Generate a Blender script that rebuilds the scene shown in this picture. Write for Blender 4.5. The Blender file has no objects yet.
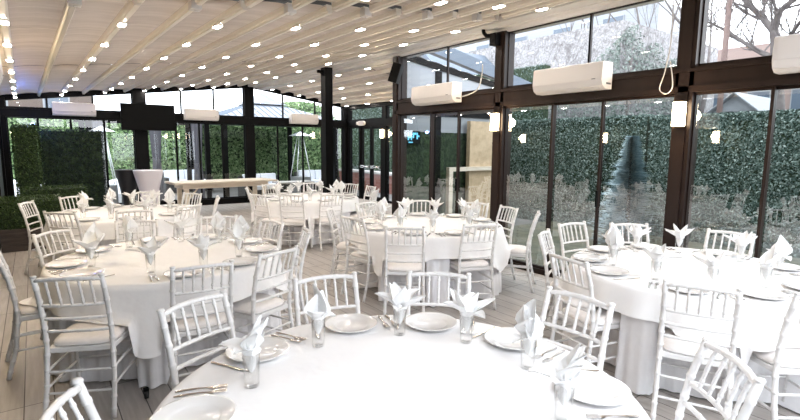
import bpy, math, random
from mathutils import Vector, Matrix
R = math.radians
rnd = random.Random(7)
sc = bpy.context.scene
col = sc.collection

# ------------------------------------------------------------------ mesh builder
class MB:
    def __init__(s): s.v = []; s.f = []; s.sm = []
    def add(s, vs, fs, smooth=False, M=None):
        b = len(s.v)
        for p in vs:
            s.v.append(tuple(M @ Vector(p)) if M else tuple(p))
        for f in fs:
            s.f.append(tuple(b + i for i in f)); s.sm.append(smooth)
        return s
    def box(s, x0, x1, y0, y1, z0, z1, M=None):
        v = [(x, y, z) for z in (z0, z1) for y in (y0, y1) for x in (x0, x1)]
        return s.add(v, [(0,2,3,1),(4,5,7,6),(0,1,5,4),(2,6,7,3),(0,4,6,2),(1,3,7,5)], False, M)
    def prism(s, poly, axis, a, b, M=None):
        # poly of 2-D points extruded along an axis ('x': (y,z), 'y': (x,z), 'z': (x,y))
        def P(p, t):
            return {'x': (t, p[0], p[1]), 'y': (p[0], t, p[1]), 'z': (p[0], p[1], t)}[axis]
        n = len(poly)
        v = [P(p, a) for p in poly] + [P(p, b) for p in poly]
        f = [tuple(range(n))[::-1], tuple(range(n, 2*n))] + [(i, (i+1) % n, n+(i+1) % n, n+i) for i in range(n)]
        return s.add(v, f, False, M)
    def tube(s, pts, rad, n=8, cap=True, flat=1.0, smooth=True):
        pts = [Vector(p) for p in pts]
        if not hasattr(rad, '__len__'): rad = [rad]*len(pts)
        b = len(s.v); up = None
        for i, p in enumerate(pts):
            t = (pts[min(i+1, len(pts)-1)] - pts[max(i-1, 0)])
            t = t.normalized() if t.length > 1e-9 else Vector((0,0,1))
            if up is None:
                up = Vector((0,0,1)) if abs(t.z) < .9 else Vector((0,1,0))
            u = t.cross(up).normalized(); w = u.cross(t).normalized(); up = w
            for k in range(n):
                a = 2*math.pi*k/n
                q = p + (u*math.cos(a) + w*math.sin(a)*flat)*rad[i]
                s.v.append(tuple(q))
        for i in range(len(pts)-1):
            for k in range(n):
                k2 = (k+1) % n
                s.f.append((b+i*n+k, b+i*n+k2, b+(i+1)*n+k2, b+(i+1)*n+k)); s.sm.append(smooth)
        if cap:
            s.f.append(tuple(b+k for k in range(n))[::-1]); s.sm.append(False)
            e = b+(len(pts)-1)*n
            s.f.append(tuple(e+k for k in range(n))); s.sm.append(False)
        return s
    def lathe(s, prof, n=24, c=(0,0,0), smooth=True):
        b = len(s.v)
        for r, z in prof:
            for k in range(n):
                a = 2*math.pi*k/n
                s.v.append((c[0]+r*math.cos(a), c[1]+r*math.sin(a), c[2]+z))
        for i in range(len(prof)-1):
            for k in range(n):
                k2 = (k+1) % n
                s.f.append((b+i*n+k, b+i*n+k2, b+(i+1)*n+k2, b+(i+1)*n+k)); s.sm.append(smooth)
        return s
    def grid(s, P, smooth=True, wrap=False):
        b = len(s.v); nr = len(P); nc = len(P[0])
        for row in P:
            for p in row: s.v.append(tuple(p))
        for i in range(nr-1):
            for j in range(nc if wrap else nc-1):
                j2 = (j+1) % nc
                s.f.append((b+i*nc+j, b+i*nc+j2, b+(i+1)*nc+j2, b+(i+1)*nc+j)); s.sm.append(smooth)
        return s
    def mesh(s, name, m):
        me = bpy.data.meshes.new(name)
        me.from_pydata(s.v, [], s.f); me.update()
        me.polygons.foreach_set('use_smooth', s.sm)
        me.materials.append(m)
        return me
    def build(s, name, m, parent=None, loc=None, rz=0, bevel=0):
        o = bpy.data.objects.new(name, s.mesh(name, m)); col.objects.link(o)
        if parent: o.parent = parent
        if loc: o.location = loc
        if rz: o.rotation_euler.z = rz
        if bevel:
            b = o.modifiers.new('bevel', 'BEVEL'); b.width = bevel; b.segments = 2; b.limit_method = 'ANGLE'
        return o

def tag(o, label=None, cat=None, group=None, kind=None):
    if label: o['label'] = label
    if cat: o['category'] = cat
    if group: o['group'] = group
    if kind: o['kind'] = kind
    return o
def empty(name, loc=(0,0,0), rz=0):
    o = bpy.data.objects.new(name, None); col.objects.link(o)
    o.location = loc; o.rotation_euler.z = rz; o.empty_display_size = .1
    return o
def kids(o): return [c for c in bpy.data.objects if c.parent == o]
def struct(mb, name, m, parent=None, **k):
    o = mb.build(name, m, parent, **k); o['kind'] = 'structure'; return o
def copy_tree(o, chmap, parent=None):
    c = o.copy(); col.objects.link(c); c.parent = parent
    for ch in chmap.get(o.name, []): copy_tree(ch, chmap, c)
    return c
def childmap(root):
    m = {}
    def walk(o):
        m[o.name] = kids(o)
        for c in m[o.name]: walk(c)
    walk(root); return m

# ------------------------------------------------------------------ materials
def mat(name, c, rough=.5, metal=0, spec=.5, emit=None, es=0, coat=0):
    m = bpy.data.materials.new(name); m.use_nodes = True
    b = m.node_tree.nodes['Principled BSDF']
    b.inputs['Base Color'].default_value = (*c, 1)
    b.inputs['Roughness'].default_value = rough
    b.inputs['Metallic'].default_value = metal
    b.inputs['Specular IOR Level'].default_value = spec
    if coat: b.inputs['Coat Weight'].default_value = coat; b.inputs['Coat Roughness'].default_value = .15
    if emit:
        b.inputs['Emission Color'].default_value = (*emit, 1); b.inputs['Emission Strength'].default_value = es
    return m
def nd(m, t, **k):
    n = m.node_tree.nodes.new(t)
    for a, v in k.items(): setattr(n, a, v)
    return n
def noise_mat(name, c1, c2, scale=8, rough=.6, bump=0, detail=4, stretch=None, lo=.35, hi=.65, dist=.02, coord='Object', spec=.4, transl=0):
    m = mat(name, c1, rough, spec=spec); nt = m.node_tree; L = nt.links; b = nt.nodes['Principled BSDF']
    tc = nd(m, 'ShaderNodeTexCoord'); mp = nd(m, 'ShaderNodeMapping')
    if stretch: mp.inputs['Scale'].default_value = stretch
    L.new(tc.outputs[coord], mp.inputs['Vector'])
    nz = nd(m, 'ShaderNodeTexNoise'); nz.inputs['Scale'].default_value = scale; nz.inputs['Detail'].default_value = detail
    L.new(mp.outputs[0], nz.inputs['Vector'])
    cr = nd(m, 'ShaderNodeValToRGB'); cr.color_ramp.elements[0].position = lo; cr.color_ramp.elements[1].position = hi
    cr.color_ramp.elements[0].color = (*c1, 1); cr.color_ramp.elements[1].color = (*c2, 1)
    L.new(nz.outputs['Fac'], cr.inputs['Fac']); L.new(cr.outputs[0], b.inputs['Base Color'])
    if bump:
        bp = nd(m, 'ShaderNodeBump'); bp.inputs['Strength'].default_value = bump; bp.inputs['Distance'].default_value = dist
        L.new(nz.outputs['Fac'], bp.inputs['Height']); L.new(bp.outputs[0], b.inputs['Normal'])
    return m

M = {}
M['chair'] = mat('white_lacquer', (.80,.79,.79), .28, coat=.3)
M['cushion'] = noise_mat('ivory_cushion', (.82,.78,.76), (.86,.82,.80), 30, .6, .1)
M['cloth'] = noise_mat('white_cloth', (.86,.85,.86), (.88,.875,.88), 5, .75, .35, 3, dist=.03)
M['skirt'] = noise_mat('white_skirt_cloth', (.82,.81,.83), (.86,.85,.87), 12, .8, .15)
m = bpy.data.materials.new('napkin_cloth'); m.use_nodes = True; nt = m.node_tree; L = nt.links; nt.nodes.clear()
out = nd(m,'ShaderNodeOutputMaterial'); df = nd(m,'ShaderNodeBsdfDiffuse'); tr = nd(m,'ShaderNodeBsdfTranslucent'); mx = nd(m,'ShaderNodeMixShader'); mx.inputs[0].default_value = .05
for n_ in (df, tr): n_.inputs['Color'].default_value = (.97,.97,.97,1)
L.new(df.outputs[0], mx.inputs[1]); L.new(tr.outputs[0], mx.inputs[2]); L.new(mx.outputs[0], out.inputs[0])
M['napkin'] = m
M['china'] = mat('white_china', (.80,.785,.775), .12, coat=.5)
M['steel'] = mat('cutlery_steel', (.74,.71,.68), .22, 1)
M['black'] = mat('black_frame', (.0025,.0025,.003), .5, spec=.12)
M['brown'] = noise_mat('dark_bronze_frame', (.017,.0095,.008), (.026,.015,.012), 6, .42, 0, stretch=(1,1,.2), spec=.25)
M['acwhite'] = mat('ac_plastic', (.80,.76,.74), .35)
M['acdark'] = mat('ac_vent_dark', (.12,.12,.13), .5)
M['tv'] = mat('tv_black', (.002,.002,.0022), .5, spec=.1)
M['white_beam'] = mat('white_aluminium', (.78,.75,.73), .4)
M['rafter'] = noise_mat('cream_aluminium', (.90,.83,.73), (.93,.87,.79), 4, .3, 0, stretch=(1,.1,1))
M['led'] = mat('led_lens', (1,.9,.75), .4, emit=(1,.91,.80), es=80)
M['sconce'] = mat('sconce_glow', (1,.9,.7), .4, emit=(1,.80,.52), es=14)
M['gold'] = mat('sconce_brass', (.45,.33,.2), .35, 1)
M['screen'] = mat('blue_screen_reflection', (.02,.08,.12), .3, emit=(.12,.5,.75), es=1.2)
M['farm'] = noise_mat('limewashed_wood', (.62,.53,.43), (.74,.67,.57), 5, .6, .2, 6, stretch=(.5,6,6))
M['planter'] = noise_mat('dark_planter_wood', (.035,.028,.026), (.07,.055,.05), 5, .6, .3, 5, stretch=(.6,6,6))
M['spandex'] = mat('white_spandex', (.80,.77,.84), .6)
M['spandexb'] = mat('black_spandex', (.012,.012,.016), .6)
M['ground'] = noise_mat('pale_paving', (.13,.13,.13), (.18,.18,.18), 1.5, .8, .1)
M['turf'] = noise_mat('winter_planting', (.05,.06,.035), (.13,.12,.08), 5, .9, .4)
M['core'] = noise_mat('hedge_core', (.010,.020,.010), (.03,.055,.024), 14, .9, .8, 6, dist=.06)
M['bark'] = noise_mat('grey_bark', (.11,.095,.095), (.16,.145,.14), 6, .8, .3)
M['brick'] = mat('red_brick', (.3,.12,.09), .8)
M['roofblue'] = mat('grey_blue_shingles', (.11,.14,.18), .6)
M['housewhite'] = noise_mat('pale_siding', (.27,.29,.32), (.31,.33,.35), 2, .6, .1, stretch=(.1,.1,8))
M['winglass'] = mat('far_window_glass', (.10,.13,.17), .15)
M['metalroof'] = noise_mat('metal_roof', (.13,.15,.18), (.17,.19,.22), 3, .4)
M['cushwhite'] = mat('patio_cushion', (.75,.78,.85), .7)
M['rattan'] = noise_mat('dark_rattan', (.02,.02,.022), (.05,.048,.045), 40, .6, .4)
M['steelgrey'] = mat('heater_steel', (.55,.57,.6), .3, .8)
M['cable'] = mat('white_cable', (.7,.68,.66), .5)
M['tan'] = noise_mat('tan_mottled', (.44,.33,.21), (.56,.43,.29), 9, .8, .3)
M['leftwall'] = noise_mat('dark_green_wall_cover', (.012,.020,.016), (.03,.042,.032), 18, .8, .5)
M['rubber'] = mat('black_rubber', (.01,.01,.01), .6)
M['stone_cap'] = mat('stone_coping', (.42,.40,.38), .7)
M['chrome'] = mat('push_bar_metal', (.75,.75,.77), .25, .9)

def leafmat(name, c1, c2, c3):
    m = mat(name, c1, .55, spec=.3); nt = m.node_tree; L = nt.links; b = nt.nodes['Principled BSDF']
    g = nd(m, 'ShaderNodeNewGeometry')
    cr = nd(m, 'ShaderNodeValToRGB'); e = cr.color_ramp.elements
    e[0].color = (*c1, 1); e[1].color = (*c3, 1); e2 = e.new(.55); e2.color = (*c2, 1)
    L.new(g.outputs['Random Per Island'], cr.inputs['Fac']); L.new(cr.outputs[0], b.inputs['Base Color'])
    return m
M['leaf_box'] = leafmat('boxwood_leaf', (.010,.025,.006), (.030,.060,.015), (.075,.12,.035))
M['leaf_dark'] = leafmat('dark_box_leaf', (.002,.008,.007), (.005,.016,.014), (.012,.030,.025))
M['leaf_ivy'] = leafmat('fence_ivy_leaf', (.03,.060,.052), (.085,.135,.115), (.33,.41,.38))
M['leaf_green'] = leafmat('laurel_leaf', (.07,.13,.05), (.16,.26,.11), (.32,.43,.22))
M['leaf_pale'] = leafmat('pale_ivy_leaf', (.12,.16,.14), (.2,.24,.22), (.3,.33,.31))
M['leaf_spruce'] = leafmat('blue_spruce_needle', (.16,.25,.28), (.32,.43,.47), (.55,.66,.70))

# vine covered wall
m = mat('vine_covered_render', (.6,.58,.6), .9); nt = m.node_tree; L = nt.links
tc = nd(m,'ShaderNodeTexCoord'); prev = None
for k, (sc_, st, wd_) in enumerate((((1,1,1), .9, .016), ((1,1,.55), 1.9, .03), ((1,1.4,1), 4.0, .05), ((1,.7,1.2), 7.0, .06))):
    mp = nd(m,'ShaderNodeMapping'); mp.inputs['Scale'].default_value = sc_; mp.inputs['Location'].default_value = (k*7.3, k*3.1, k)
    nz = nd(m,'ShaderNodeTexNoise'); nz.inputs['Scale'].default_value = st; nz.inputs['Detail'].default_value = 3; nz.inputs['Distortion'].default_value = .8
    L.new(tc.outputs['Object'], mp.inputs[0]); L.new(mp.outputs[0], nz.inputs['Vector'])
    a_ = nd(m,'ShaderNodeMath', operation='SUBTRACT'); a_.inputs[1].default_value = .5; L.new(nz.outputs['Fac'], a_.inputs[0])
    b_ = nd(m,'ShaderNodeMath', operation='ABSOLUTE'); L.new(a_.outputs[0], b_.inputs[0])
    c_ = nd(m,'ShaderNodeMapRange'); c_.inputs['From Max'].default_value = wd_; c_.inputs['To Min'].default_value = .45; L.new(b_.outputs[0], c_.inputs['Value'])
    if prev is None: prev = c_.outputs[0]
    else:
        q_ = nd(m,'ShaderNodeMath', operation='MULTIPLY'); L.new(prev, q_.inputs[0]); L.new(c_.outputs[0], q_.inputs[1]); prev = q_.outputs[0]
cr = nd(m,'ShaderNodeValToRGB'); cr.color_ramp.elements[0].color = (.10,.09,.09,1); cr.color_ramp.elements[1].color = (.36,.355,.365,1)
L.new(prev, cr.inputs['Fac']); L.new(cr.outputs[0], nt.nodes['Principled BSDF'].inputs['Base Color'])
M['vine'] = m

# brick
m = M['brick']; nt = m.node_tree; L = nt.links
tc = nd(m,'ShaderNodeTexCoord'); br = nd(m,'ShaderNodeTexBrick'); mp = nd(m,'ShaderNodeMapping'); mp.inputs['Rotation'].default_value = (R(90),0,R(90))
br.inputs['Scale'].default_value = 4; br.inputs['Color1'].default_value = (.25,.105,.085,1); br.inputs['Color2'].default_value = (.30,.135,.11,1); br.inputs['Mortar'].default_value = (.28,.21,.19,1)
L.new(tc.outputs['Object'], mp.inputs[0]); L.new(mp.outputs[0], br.inputs['Vector']); L.new(br.outputs[0], nt.nodes['Principled BSDF'].inputs['Base Color'])

# plank floor: boards run along Y
m = mat('plank_floor', (.4,.35,.32), .42); nt = m.node_tree; L = nt.links; b = nt.nodes['Principled BSDF']
tc = nd(m,'ShaderNodeTexCoord'); mp = nd(m,'ShaderNodeMapping'); mp.inputs['Rotation'].default_value = (0,0,R(90))
br = nd(m,'ShaderNodeTexBrick'); br.offset = .37; br.offset_frequency = 1
br.inputs['Scale'].default_value = 1; br.inputs['Brick Width'].default_value = 1.15; br.inputs['Row Height'].default_value = .165
br.inputs['Mortar Size'].default_value = .0035; br.inputs['Mortar Smooth'].default_value = .1; br.inputs['Bias'].default_value = 0
br.inputs['Color1'].default_value = (.43,.395,.37,1); br.inputs['Color2'].default_value = (.53,.495,.47,1); br.inputs['Mortar'].default_value = (.07,.06,.055,1)
L.new(tc.outputs['Object'], mp.inputs[0]); L.new(mp.outputs[0], br.inputs['Vector'])
mp2 = nd(m,'ShaderNodeMapping'); mp2.inputs['Scale'].default_value = (14,1.2,1); nz = nd(m,'ShaderNodeTexNoise'); nz.inputs['Scale'].default_value = 2.5; nz.inputs['Detail'].default_value = 7
L.new(tc.outputs['Object'], mp2.inputs[0]); L.new(mp2.outputs[0], nz.inputs['Vector'])
cr = nd(m,'ShaderNodeValToRGB'); cr.color_ramp.elements[0].position = .25; cr.color_ramp.elements[1].position = .75
cr.color_ramp.elements[0].color = (.72,.70,.68,1); cr.color_ramp.elements[1].color = (1.05,1.05,1.05,1)
L.new(nz.outputs['Fac'], cr.inputs['Fac'])
mu = nd(m,'ShaderNodeMixRGB', blend_type='MULTIPLY'); mu.inputs[0].default_value = 1
L.new(br.outputs['Color'], mu.inputs[1]); L.new(cr.outputs[0], mu.inputs[2]); L.new(mu.outputs[0], b.inputs['Base Color'])
bp = nd(m,'ShaderNodeBump'); bp.inputs['Strength'].default_value = .5; bp.inputs['Distance'].default_value = .004; bp.invert = True
L.new(br.outputs['Fac'], bp.inputs['Height']); L.new(bp.outputs[0], b.inputs['Normal'])
M['floor'] = m

# awning fabric: translucent, wrinkled across the rafters
m = bpy.data.materials.new('awning_fabric'); m.use_nodes = True; nt = m.node_tree; L = nt.links; nt.nodes.clear()
out = nd(m,'ShaderNodeOutputMaterial'); df = nd(m,'ShaderNodeBsdfDiffuse'); tr = nd(m,'ShaderNodeBsdfTranslucent'); mx = nd(m,'ShaderNodeMixShader'); mx.inputs[0].default_value = .07
gl = nd(m,'ShaderNodeBsdfGlossy'); gl.inputs['Roughness'].default_value = .36; gl.inputs['Color'].default_value = (.9,.85,.8,1); mg = nd(m,'ShaderNodeMixShader'); mg.inputs[0].default_value = .25
tc = nd(m,'ShaderNodeTexCoord'); mp = nd(m,'ShaderNodeMapping'); mp.inputs['Scale'].default_value = (.6,6,1)
nz = nd(m,'ShaderNodeTexNoise'); nz.inputs['Scale'].default_value = 1.6; nz.inputs['Detail'].default_value = 5; nz.inputs['Distortion'].default_value = .6
cr = nd(m,'ShaderNodeValToRGB'); cr.color_ramp.elements[0].position = .3; cr.color_ramp.elements[1].position = .7
cr.color_ramp.elements[0].color = (.43,.355,.30,1); cr.color_ramp.elements[1].color = (.60,.52,.46,1)  # lighter bands paint streaks of light into the fabric colour
L.new(tc.outputs['Object'], mp.inputs[0]); L.new(mp.outputs[0], nz.inputs['Vector']); L.new(nz.outputs['Fac'], cr.inputs['Fac'])
bp = nd(m,'ShaderNodeBump'); bp.inputs['Strength'].default_value = .9; bp.inputs['Distance'].default_value = .06
L.new(nz.outputs['Fac'], bp.inputs['Height'])
for n in (df, tr): L.new(cr.outputs[0], n.inputs['Color']); L.new(bp.outputs[0], n.inputs['Normal'])
L.new(bp.outputs[0], gl.inputs['Normal'])
L.new(df.outputs[0], mx.inputs[1]); L.new(tr.outputs[0], mx.inputs[2]); L.new(mx.outputs[0], mg.inputs[1]); L.new(gl.outputs[0], mg.inputs[2]); L.new(mg.outputs[0], out.inputs[0])
M['fabric'] = m

def glassmat(name, tint, f0):
    m = bpy.data.materials.new(name); m.use_nodes = True; nt = m.node_tree; L = nt.links; nt.nodes.clear()
    out = nd(m,'ShaderNodeOutputMaterial'); t = nd(m,'ShaderNodeBsdfTransparent'); t.inputs[0].default_value = (*tint,1)
    g = nd(m,'ShaderNodeBsdfGlossy'); g.inputs['Roughness'].default_value = 0.0
    lw = nd(m,'ShaderNodeLayerWeight'); lw.inputs[0].default_value = .5
    pw = nd(m,'ShaderNodeMath', operation='POWER'); pw.inputs[1].default_value = 5
    ma = nd(m,'ShaderNodeMath', operation='MULTIPLY_ADD'); ma.inputs[1].default_value = 1-f0; ma.inputs[2].default_value = f0
    mx = nd(m,'ShaderNodeMixShader')
    L.new(lw.outputs['Facing'], pw.inputs[0]); L.new(pw.outputs[0], ma.inputs[0]); L.new(ma.outputs[0], mx.inputs[0])
    L.new(t.outputs[0], mx.inputs[1]); L.new(g.outputs[0], mx.inputs[2]); L.new(mx.outputs[0], out.inputs[0])
    return m
M['glass'] = glassmat('window_glass', (.80,.84,.83), .24)
M['glassback'] = glassmat('garden_window_glass', (.92,.95,.94), .09)
M['glassclear'] = glassmat('clerestory_glass', (.97,.98,.98), .035)
M['tumbler'] = glassmat('tumbler_glass', (.992,.992,.99), .03)

# ------------------------------------------------------------------ world, camera
w = bpy.data.worlds.new('overcast'); sc.world = w; w.use_nodes = True; nt = w.node_tree; L = nt.links
bg = nt.nodes['Background']; tc = nt.nodes.new('ShaderNodeTexCoord'); nz = nt.nodes.new('ShaderNodeTexNoise'); nz.inputs['Scale'].default_value = 2.2; nz.inputs['Detail'].default_value = 5
cr = nt.nodes.new('ShaderNodeValToRGB'); cr.color_ramp.elements[0].position = .35; cr.color_ramp.elements[1].position = .7
cr.color_ramp.elements[0].color = (.80,.88,1,1); cr.color_ramp.elements[1].color = (1,1,1,1)
L.new(tc.outputs['Generated'], nz.inputs['Vector']); L.new(nz.outputs['Fac'], cr.inputs['Fac']); L.new(cr.outputs[0], bg.inputs['Color'])
bg.inputs['Strength'].default_value = 2.6
cam = bpy.data.cameras.new('camera'); co = bpy.data.objects.new('camera', cam); col.objects.link(co); sc.camera = co
YAW, PIT, ROL, F = 36.754, 7.5226, 0.4963, 489.18
y, p, r = R(YAW), R(PIT), R(ROL)
fw = Vector((math.sin(y)*math.cos(p), math.cos(y)*math.cos(p), -math.sin(p))); rt = Vector((math.cos(y), -math.sin(y), 0)); up = rt.cross(fw)
rt2 = rt*math.cos(r) + up*math.sin(r); up2 = -rt*math.sin(r) + up*math.cos(r)
co.matrix_world = Matrix(((rt2.x, up2.x, -fw.x, 0), (rt2.y, up2.y, -fw.y, 0), (rt2.z, up2.z, -fw.z, 1.72), (0,0,0,1)))
cam.sensor_width = 36; cam.lens = F/800*36; cam.clip_start = .05; cam.clip_end = 300
sc.view_settings.view_transform = 'Standard'; sc.view_settings.look = 'None'; sc.view_settings.gamma = 1; sc.view_settings.exposure = 1.12
sc.view_settings.use_curve_mapping = False
sc.cycles.use_denoising = True; sc.cycles.max_bounces = 8; sc.cycles.transparent_max_bounces = 16; sc.cycles.sample_clamp_indirect = 6
sc.cycles.caustics_reflective = False; sc.cycles.caustics_refractive = False

# ------------------------------------------------------------------ room shell
XL, XR, XD, YB, YF, YE = -.56, 5.44, 8.45, 14.3, -2.7, 7.4   # left, right glass wall, door wall, back, behind, wing end
XP = 5.2
def cz(x): return 2.75+.125*x if x <= XP else 3.4-.135*(x-XP)
struct(MB().box(XL-.1, XR+.1, YF-.1, YB+.1, -.12, 0).box(XR+.1, XD+.1, YE, YB+.1, -.12, 0), 'floor', M['floor'])

def sk(x, yy):
    # the rafters run very slightly askew to the glass wall
    return x-.0135*(yy-9.3) if XL+.1 < x < 5.0 else x
def fabric(xs, y0, y1, name):
    mb = MB(); ny = max(2, int((y1-y0)/.5)); 
    for a, b_ in zip(xs[:-1], xs[1:]):
        P = []
        for j in range(ny+1):
            yy = y0+(y1-y0)*j/ny
            P.append([(sk(a,yy)+(sk(b_,yy)-sk(a,yy))*t, yy, cz(a+(b_-a)*t)+.055+.022*math.sin(math.pi*t)) for t in (0,.25,.5,.75,1)])
        mb.grid(P)
    return struct(mb, name, M['fabric'])
lit_l = [-.17, .70, 1.58, 2.46, 3.33, 4.18, 4.93]
bare_l = [.27, 1.15, 2.03, 2.9, 3.76, 4.57]
lit_r = [5.75, 6.6, 7.43, 8.25]; bare_r = [6.17, 7.0, 7.85]
edges_l = sorted([XL+.02] + lit_l + bare_l + [5.14])
edges_r = sorted([5.46] + lit_r + bare_r + [XD])
bays = [(.6, 4.47), (4.62, 9.12), (9.16, YB)]  # near bay starts short: unseen roof opened to let in more daylight
for k, (a, b_) in enumerate(bays): fabric(edges_l, a, b_, 'ceiling')
fabric(edges_r, YE, 9.12, 'ceiling'); fabric(edges_r, 9.16, YB, 'ceiling')
# dark cross members seen through the slots between the fabric bays
cb = MB()
for ya, yb in ((4.42,4.50), (9.12,9.05)):
    cb.prism([(XL, cz(XL)+.082),(XP-.05, cz(XP-.05)+.082),(XP-.05, cz(XP-.05)+.20),(XL, cz(XL)+.20)], 'y', ya-.05, yb+.25)
cb.prism([(XP+.25, cz(XP+.25)+.082),(XD, cz(XD)+.082),(XD, cz(XD)+.20),(XP+.25, cz(XP+.25)+.20)], 'y', 9.06, 9.30)
tn = 1
struct(cb, 'trim_1', M['black'])
def rafter(x, y0, y1, lit):
    global tn
    tn += 1
    z = cz(x); wd = .036 if lit else .030
    mb = MB()
    # hollow aluminium profile: body with a narrow lower flange
    mb.prism([(x-wd, z+.07),(x-wd, z+.01),(x-wd*.6, z+.002),(x-wd*.6, z-.012),(x+wd*.6, z-.012),(x+wd*.6, z+.002),(x+wd, z+.01),(x+wd, z+.07)], 'y', y0, y1)
    mb.v = [(sk(vx, vy) if x < 5 else vx, vy, vz) for vx, vy, vz in mb.v]
    o = struct(mb, f'trim_{tn}', M['rafter'])
    return o
for x in lit_l + bare_l:
    for y0, y1 in ((YF, 4.50), (4.60, YB)):
        o = rafter(x, y0, y1, x in lit_l)
        if x in bare_l and y0 > 4:
            x_ = sk(x, 4.6)
            cap = MB().box(x_-.045, x_+.045, 4.56, 4.66, cz(x)-.03, cz(x)+.05); cap.lathe([(0,0),(.012,0),(.012,.01),(0,.01)], 10, (x_, 4.61, cz(x)-.04))
            c = cap.build('end_cap', M['white_beam'], o, bevel=.008)
for x in lit_r + bare_r: rafter(x, YE, YB, x in lit_r)
# ceiling downlights
lm = MB().box(-.028,.028,-.065,.065,-.003,.001).mesh('lens', M['led'])
hm = MB().box(-.036,.036,-.075,.075,0,.012).mesh('housing', M['white_beam'])
ordn = ['first','second','third','fourth','fifth','sixth','seventh','eighth','ninth','tenth','eleventh','twelfth']
def downlight(x, yy, lab):
    o = empty('downlight', (sk(x, yy), yy, cz(x)-.022)); tag(o, lab, 'ceiling light', 'small downlights along the rafters')
    for nm, me in (('lens', lm), ('housing', hm)):
        c = bpy.data.objects.new(nm, me); col.objects.link(c); c.parent = o
ys = [14.1, 13.0, 11.7, 10.42, 9.08, 7.82, 6.6, 5.39, 3.9, 2.65, 1.4, .15]
for i, x in enumerate(lit_l):
    for j, yy in enumerate(ys):
        if yy < 4.5 and not (yy > 3 and x > 2): continue
        if x > 4.8 and j in (0,): continue
        downlight(x, yy, f'warm downlight on the {ordn[i]} lit rafter from the left, {ordn[j]} from the back wall')
for i, x in enumerate(lit_r):
    for j, yy in enumerate([14.0, 12.76, 11.45, 10.12, 8.87]):
        downlight(x, yy, f'warm downlight in side wing, {ordn[i]} rafter from the gutter, {ordn[j]} from back wall')

# white gutter beam over the glass wall
gb = MB().prism([(5.14, 3.36),(5.14,3.52),(5.62,3.52),(5.62,3.30),(5.40,3.30),(5.40,3.345),(5.30,3.345),(5.30,3.36)], 'y', YF, YB)
gb.box(5.11,5.135,YF,YB,3.36,3.40)
struct(gb, 'trim_40', M['white_beam'])
struct(MB().box(5.12,5.142,YF,YB,3.375,3.39), 'trim_41', M['black'])

def post(name, x0, x1, y0, y1, z1, m, z0=0, rail=True):
    mb = MB().box(x0, x1, y0, y1, z0, z1)
    if rail:
        mb.box(x0-.012, x0, y0+.04, y1-.04, .0+z0, z1); mb.box(x0+.03, x1-.03, y0-.012, y0, z0, z1)
    return struct(mb, name, m, bevel=.004)
ZT0, ZT1 = 2.28, 2.53     # transom beam
posts = [7.36, 4.87, 2.37, -.13, -2.6]
# right wall: posts + transom as the wall, doors and windows as leaves
wr = MB()
for yy in posts: wr.box(XR-.07, XR+.13, yy-.09, yy+.09, 0, 3.31); wr.box(XR-.085, XR-.07, yy-.05, yy+.05, 0, 3.31)
wr.box(XR-.07, XR+.11, YF, 7.36, ZT0, ZT1); wr.box(XR-.095, XR-.07, YF, 7.36, ZT1-.05, ZT1-.015); wr.box(XR-.085, XR-.07, YF, 7.36, ZT0, ZT0+.06)
wr.box(XR-.04, XR+.11, YF, 7.36, 0, .07)
struct(wr, 'wall_right', M['brown'])
dn = wn = 0
def leaf(x, y0, y1, z0, z1, axis='x', m='brown', g='glass', t=.035, fr=.028, name='door', handle=False):
    """one framed glazed leaf standing in plane x (or y)"""
    global dn, wn
    if name == 'door': dn += 1; nm = f'door_{dn}'
    else: wn += 1; nm = f'window_{wn}'
    e = empty(nm); e['kind'] = 'structure'
    def bx(mb, a0, a1, c0, c1, q0, q1):
        if axis == 'x': mb.box(q0, q1, a0, a1, c0, c1)
        else: mb.box(a0, a1, q0, q1, c0, c1)
    f = MB()
    bx(f, y0, y0+fr, z0, z1, x-t/2, x+t/2); bx(f, y1-fr, y1, z0, z1, x-t/2, x+t/2)
    bx(f, y0+fr, y1-fr, z0, z0+fr*1.4, x-t/2, x+t/2); bx(f, y0+fr, y1-fr, z1-fr, z1, x-t/2, x+t/2)
    struct(f, 'frame', M[m], e)
    p_ = MB(); 
    if axis == 'x': p_.add([(x,y0+fr,z0+fr),(x,y1-fr,z0+fr),(x,y1-fr,z1-fr),(x,y0+fr,z1-fr)], [(0,1,2,3)])
    else: p_.add([(y0+fr,x,z0+fr),(y1-fr,x,z0+fr),(y1-fr,x,z1-fr),(y0+fr,x,z1-fr)], [(0,1,2,3)])
    struct(p_, 'glass_pane', M[g], e)
    if handle:
        h = MB(); bx(h, y1-fr*.9, y1-fr*.3, 1.0, 1.2, x-t/2-.03, x-t/2); struct(h, 'door_handle', M['black'], e)
    return e
for hi, lo, ms in ((7.27, 4.96, (6.42, 5.77)), (4.78, 2.46, (3.99, 3.30)), (2.28, -.04, (1.62, .75)), (-.22, -2.51, (-1.0, -1.75))):
    cuts = [hi, *ms, lo]
    for i in range(3):
        leaf(XR+(.0,.04,.02)[i], cuts[i+1]-.014, cuts[i]+.014, .07, ZT0, handle=(i==2))
for hi, lo, mm in ((7.27, 4.96, 6.05), (4.78, 2.46, 3.52), (2.28, -.04, None), (-.22, -2.51, None)):
    cs = [hi, mm, lo] if mm else [hi, lo]
    for i in range(len(cs)-1):
        leaf(XR+.02, cs[i+1]-.01, cs[i]+.01, ZT1, 3.31, name='window', g='glassclear', fr=.022)

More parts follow.
